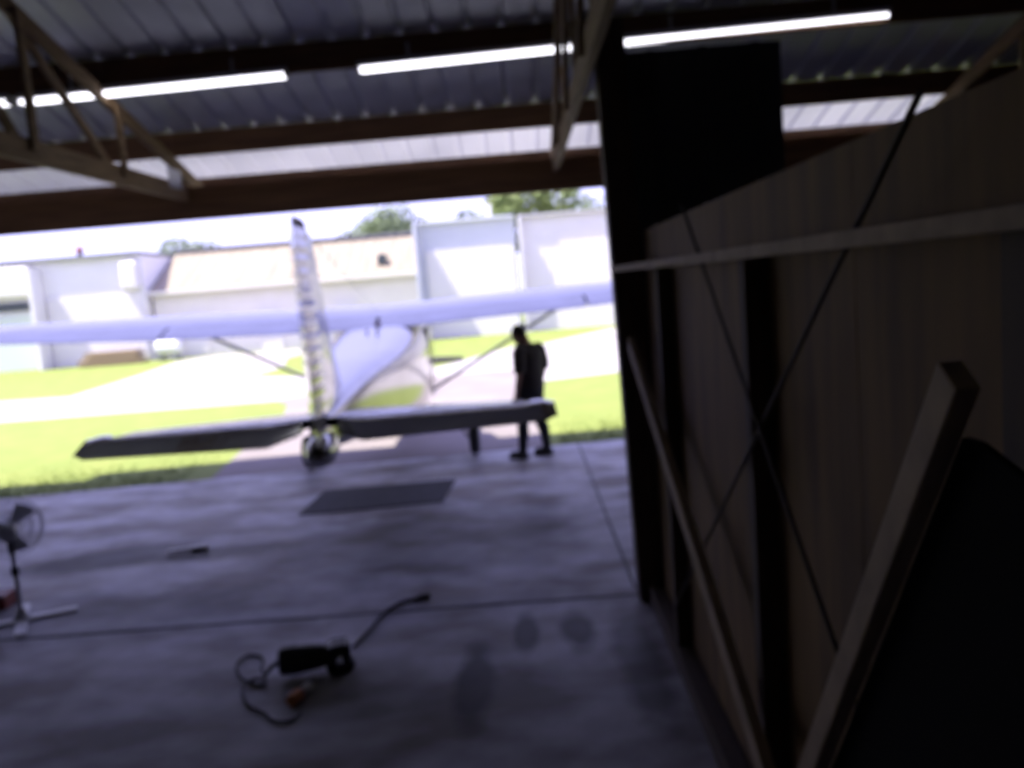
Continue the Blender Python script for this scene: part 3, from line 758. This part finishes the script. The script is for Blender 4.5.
def polisher(loc, rz):
    T = empty('power_tool', loc, rz); T.scale = (1.0, 1.25, 1.25)
    tag(T, 'black corded power tool lying on the floor with its looped cord', 'power tool')
    hs = MB().loft([[(x, r * math.cos(2 * PI * k / 18), .075 + r * .95 * math.sin(2 * PI * k / 18)) for k in range(18)] for x, r in ((-.19, .04), (-.18, .062), (-.1, .068), (0, .064), (.05, .058), (.1, .05))]).build('motor_housing', M['blackplastic'], T, smooth=True)
    vm = MB()
    for k in range(5): vm.box((-.16 + k * .018, 0, .142), (.006, .06, .006))
    vm.build('vents', M['rubber'], hs)
    gh = MB().loft([[(x, a * w_, .075 + b * h_) for a, b in ((-1, -.8), (-.8, -1), (.8, -1), (1, -.8), (1, .8), (.8, 1), (-.8, 1), (-1, .8))] for x, w_, h_ in ((.09, .045, .045), (.12, .06, .055), (.2, .06, .055), (.225, .045, .045))]).build('gear_head', M['blackplastic'], T, bevel=.004)
    MB().lathe((.16, 0, .0), (0, 0, 1), [(0, .0), (.075, 0), (.085, .012), (.08, .035), (.05, .05), (0, .05)]).build('backing_pad', M['rubber'], T, smooth=True)
    MB().tube([(.16, -.06, .085), (.16, -.17, .08)], [.016, .019], 12).build('side_handle', M['blackplastic'], T, smooth=True)
    MB().tube([(-.19, 0, .075), (-.23, -.01, .06), (-.27, -.02, .03)], [.012, .010, .008], 8).build('cord_sleeve', M['rubber'], T, smooth=True)
    def smooth_path(p, n=8):
        p = [Vector(q) for q in p]; out = []
        for i in range(len(p) - 1):
            a, b_, c, d = p[max(0, i - 1)], p[i], p[i + 1], p[min(len(p) - 1, i + 2)]
            for k in range(n):
                t = k / n; out.append(.5 * ((2 * b_) + (c - a) * t + (2 * a - 5 * b_ + 4 * c - d) * t * t + (3 * b_ - a - 3 * c + d) * t ** 3))
        out.append(p[-1]); return out
    MB().tube(smooth_path([(-.265, -.018, .03), (-.30, .10, .010), (-.31, .24, .008), (-.40, .305, .008), (-.455, .216, .008), (-.42, .071, .008), (-.34, -.03, .008), (-.27, -.06, .008), (-.27, -.01, .012), (-.35, -.02, .018), (-.385, -.107, .009), (-.346, -.234, .008), (-.285, -.30, .008), (-.235, -.36, .008), (-.19, -.43, .008), (-.107, -.455, .008), (-.055, -.40, .008)]), .0065, 8).build('cord', M['cord'], T, smooth=True)
    return T
polisher((-1.37, 4.72, 0), 0.22)
MBh = MB()
def sp_(p, n=8):
    p = [Vector(q) for q in p]; out = []
    for i in range(len(p) - 1):
        a, b_, c, d = p[max(0, i - 1)], p[i], p[i + 1], p[min(len(p) - 1, i + 2)]
        for k in range(n):
            t = k / n; out.append(.5 * ((2 * b_) + (c - a) * t + (2 * a - 5 * b_ + 4 * c - d) * t * t + (3 * b_ - a - 3 * c + d) * t ** 3))
    out.append(p[-1]); return out
hz_ = empty('air_hose', (-1.0, 5.0, 0))
tag(hz_, 'dark curved hose running from the power tool across the floor', 'hose')
MB().tube(sp_([(-.19, .02, .012), (-.155, .16, .012), (-.125, .30, .012), (-.094, .50, .012), (-.04, .64, .012), (.05, .74, .012), (.13, .77, .012)]), .011, 10).build('hose', M['cord'], hz_, smooth=True)
MB().tube([(.12, .765, .02), (.20, .79, .02)], .019, 12).build('coupling', M['blackplastic'], hz_, smooth=True)
bt = empty('spray_bottle', (-1.36, 4.40, 0), 1.25)
tag(bt, 'small orange bottle with a white cap lying beside the power tool', 'bottle')
MB().lathe((-.10, 0, .035), (1, 0, 0), [(0, 0), (.030, .002), (.034, .012), (.034, .09), (.02, .115), (0, .115)]).build('bottle_body', M['orange'], bt, smooth=True)
MB().lathe((.012, 0, .035), (1, 0, 0), [(.018, 0), (.026, .004), (.026, .07), (.02, .085), (0, .085)]).build('cap', M['white'], bt, smooth=True)

# ------------------------------------------------------------------ buildings across the field
def ribwall(x0, x1, y, z0, z1, step=0.3, d=0.03):
    n = max(1, int((x1 - x0) / step)); lo = []
    for i in range(n):
        a = x0 + (x1 - x0) * i / n; w_ = (x1 - x0) / n
        lo += [(a, y), (a + .55 * w_, y), (a + .65 * w_, y - d), (a + .9 * w_, y - d), (a + w_, y)]
    A = [(x, yy, z0) for x, yy in lo]; B = [(x, yy, z1) for x, yy in lo]
    return MB().loft([A, B, [(x, yy + .06, z) for x, yy, z in B], [(x, yy + .06, z) for x, yy, z in A], A], caps=False, closed=False)
GZ = -0.06
def building(name, loc, label):
    b = empty(name, loc); tag(b, label, 'building'); return b
# pale grey building at the left
b = building('hangar_building', (-22.3, 39.5, GZ), 'pale grey metal building with a dark window strip at far left')
MB().box((0, 3.55, 2.46), (9.8, 6.9, 4.92)).build('shell', M['wallgrey'], b)
q = ribwall(-4.95, 4.95, 0.04, 0, 4.93); q.build('front_wall', M['wallgrey'], b)
MB().box((0, 3.36, 5.0), (9.88, 7.28, .14)).build('roof', M['greyroof'], b)
MB().box((-1.3, -.02, 1.3), (2.5, .1, 2.6)).build('sliding_door', M['wallgreen'], b, bevel=.01)
wn = MB().box((-1.3, -.03, 2.98), (2.6, .1, .5)).build('window_frame', M['wallgrey'], b)
MB().box((-1.3, -.09, 2.98), (2.5, .03, .42)).build('pane', M['darkwin'], wn)
MB().box((-1.4, -.2, 4.1), (2.6, .4, 1.4)).build('sign_panel', M['wallwhite'], b, bevel=.12)
MB().box((.22, -.5, 2.3), (.16, 1.05, 4.6)).build('side_wall', M['wallgrey'], b)
MB().box((2.6, -.03, 1.6), (4.4, .08, 3.2)).build('roller_door', M['wallwhite'], b, bevel=.01)  # white panel added in the shape of the wall's sunlit patch
MB().box((4.45, -.2, 4.0), (.85, .4, 1.3)).build('wall_plate', M['wallwhite'], b, bevel=.15)
vt = MB().tube([(1.9, .6, 5.0), (1.9, .6, 5.3)], .11, 10).build('roof_vent', M['darkwin'], b)
MB().lathe((1.9, .6, 5.3), (0, 0, 1), [(.2, 0), (.18, .1), (.05, .28), (0, .3)]).build('vent_cap', M['red'], vt, smooth=True)
# long cream building with the tan roof
b = building('long_shed', (-10.93, 40.2, GZ), 'long cream building with a weathered tan roof')
MB().box((0, 4.0, 1.6), (12.7, 8.0, 3.2)).build('wall', M['wallcream'], b)
rf = ribwall(-6.35, 6.35, 0, 0, 1, .5, .03)
rv = [Vector((p.x, -.45 + 3.9 * p.z + 0, 3.14 + 2.0 * p.z - (p.y) * 1.0)) for p in rf.v]
m = MB(); m.v = rv; m.f = rf.f; roof_o = m.build('roof', M['tanroof'], b)
MB().loft([[(-6.35, 3.45, 5.13), (6.35, 3.45, 5.13), (6.35, 8.4, 3.1), (-6.35, 8.4, 3.1)], [(-6.35, 3.45, 5.2), (6.35, 3.45, 5.2), (6.35, 8.4, 3.17), (-6.35, 8.4, 3.17)]]).build('rear_roof', M['tanroof'], b)
MB().box((0, 3.42, 5.2), (12.7, .5, .12)).build('ridge_cap', M['greyroof'], b)
MB().box((0, -.47, 3.1), (12.7, .08, .14)).build('gutter', M['wallcream'], b)
fl = MB().box((4.55, .55, 3.86), (.42, .5, .5)).build('flue', M['darkwin'], b, bevel=.03)
for k in range(3): MB().box((-4.5 + k * 3.6, -.03, 1.05), (1.0, .08, 2.1)).build('door', M['wallwhite'], b, bevel=.01)
# pale blue hangar in the centre
b = building('hangar_building', (-2.26, 39.1, GZ), 'pale blue ribbed metal hangar left of the tree')
MB().box((0, 4.6, 2.6), (4.5, 9.0, 5.2)).build('shell', M['wallblue'], b)
ribwall(-2.24, 2.24, .05, 0, 5.22, .28).build('front_wall', M['wallblue'], b)
MB().box((0, 4.5, 5.28), (4.5, 9.3, .12)).build('roof', M['wallblue'], b)
MB().box((0, -.1, 5.26), (4.5, .24, .05)).build('eave', M['wallblue'], b)
MB().box((-2.2, -.55, 2.65), (.1, 1.2, 5.3)).build('side_wall', M['wallblue'], b)
MB().box((.15, -.03, 2.0), (4.0, .08, 4.0)).build('sliding_door', M['wallwhite'], b, bevel=.01)
vt = MB().box((1.1, .5, 5.5), (.28, .28, .9)).build('roof_vent', M['wallwhite'], b, bevel=.02)
# white hangar to the right
b = building('hangar_building', (4.2, 39.4, GZ), 'white metal hangar seen right of the standing person')
MB().box((0, 4.6, 2.6), (8.1, 9.0, 5.2)).build('shell', M['wallwhite'], b)
ribwall(-4.05, 4.05, .05, 0, 5.2, .28).build('front_wall', M['wallwhite'], b)
MB().box((0, 4.5, 5.27), (8.1, 9.26, .13)).build('roof', M['greyroof'], b)
MB().box((0, -.08, 5.24), (8.1, .26, .05)).build('eave', M['wallwhite'], b)
MB().box((-3.98, -.2, 2.6), (.12, .5, 5.2)).build('corner_post', M['wallgrey'], b)
MB().box((.6, -.03, 2.0), (5.6, .08, 4.0)).build('sliding_door', M['wallwhite'], b, bevel=.01)
b = building('hangar_building', (16.5, 40.0, GZ), 'white metal hangar beyond the plywood wall')
MB().box((0, 4.6, 2.5), (14, 9.0, 5.0)).build('shell', M['wallwhite'], b)
MB().box((0, 4.4, 5.06), (14.4, 9.5, .13)).build('roof', M['greyroof'], b)
b = building('hangar_building', (-36, 40.0, GZ), 'pale metal hangar beyond the left edge of the picture')
MB().box((0, 4.6, 2.4), (15, 9.0, 4.8)).build('shell', M['wallgrey'], b)
MB().box((0, 4.4, 4.86), (15.4, 9.5, .13)).build('roof', M['greyroof'], b)
# small things in front of the far buildings
dr = empty('white_tank', (-16.15, 38.6, GZ)); tag(dr, 'small white tank on legs in front of the cream building', 'tank')
MB().lathe((-.6, 0, .62), (1, 0, 0), [(0, 0), (.22, .03), (.36, .14), (.36, 1.06), (.22, 1.17), (0, 1.2)]).build('tank_body', M['white'], dr, smooth=True)
for xx in (-.35, .35): MB().box((xx, 0, .15), (.1, .6, .3)).build('leg', M['steel'], dr)
pl_ = empty('pallet_stack', (-18.7, 38.5, GZ)); tag(pl_, 'low tan stack of boards beside the pale grey building', 'boards')
for k in range(4): MB().box((R.uniform(-.1, .1), 0, .09 + k * .16), (2.9 - .2 * k, .9, .12)).build('board_layer', M['board'], pl_, bevel=.01)

# ------------------------------------------------------------------ trees behind
def tree(x, y, h, w_, lab, m):
    t = empty('tree', (x, y, GZ)); tag(t, lab, 'tree', 'trees behind the far buildings')
    tk = MB().tube([(0, 0, -.1), (.1, 0, h * .25), (-.05, .1, h * .5), (.05, 0, h * .72)], [.3, .24, .17, .07], 10)
    for k in range(4):
        a = k * 1.7; tk.tube([(0, 0, h * .4), (math.cos(a) * w_ * .25, math.sin(a) * w_ * .25, h * .62)], [.1, .04], 7)
    tk.build('trunk', M['bark'], t, smooth=True)
    blobs = []
    for k in range(11):
        a = R.uniform(0, 2 * PI); rr = w_ * .5 * math.sqrt(R.random()) * .8
        blobs.append((Vector((rr * math.cos(a), rr * math.sin(a), h * R.uniform(.5, .82))), w_ * R.uniform(.16, .26)))
    blobs.append((Vector((0, 0, h * .84)), w_ * .24))
    f = MB()
    for c, r in blobs:
        for k in range(420):
            d = Vector((R.gauss(0, 1), R.gauss(0, 1), R.gauss(0, .9))).normalized(); p = c + d * r * R.uniform(.65, 1.05)
            u = Vector((R.gauss(0, 1), R.gauss(0, 1), R.gauss(0, 1))).normalized(); v = u.orthogonal().normalized(); s_ = R.uniform(.12, .24)
            f.add([p - u * s_, p - v * s_ * .5, p + u * s_, p + v * s_ * .5], [(0, 1, 2, 3)])
    f.build('foliage', m, t)
for a in ((0.9, 56, 9.4, 6.5, 'large bushy green tree above the roofs left of the dark post', 'leafA'),
          (-3.6, 68, 8.3, 5.5, 'low green tree showing above the pale blue hangar', 'leafB'),
          (-8.0, 60, 8.2, 6.0, 'rounded green tree above the tan roof', 'leafB'),
          (-12.5, 66, 7.4, 5.0, 'faint low tree behind the tan roof, left of the airplane fin', 'leafB'),
          (6.0, 64, 8.0, 6.0, 'dull green tree above the white hangar', 'leafB'),
          (-24.5, 62, 7.4, 5.5, 'low tree above the pale grey building', 'leafB')):
    tree(a[0], a[1], a[2], a[3], a[4], M[a[5]])
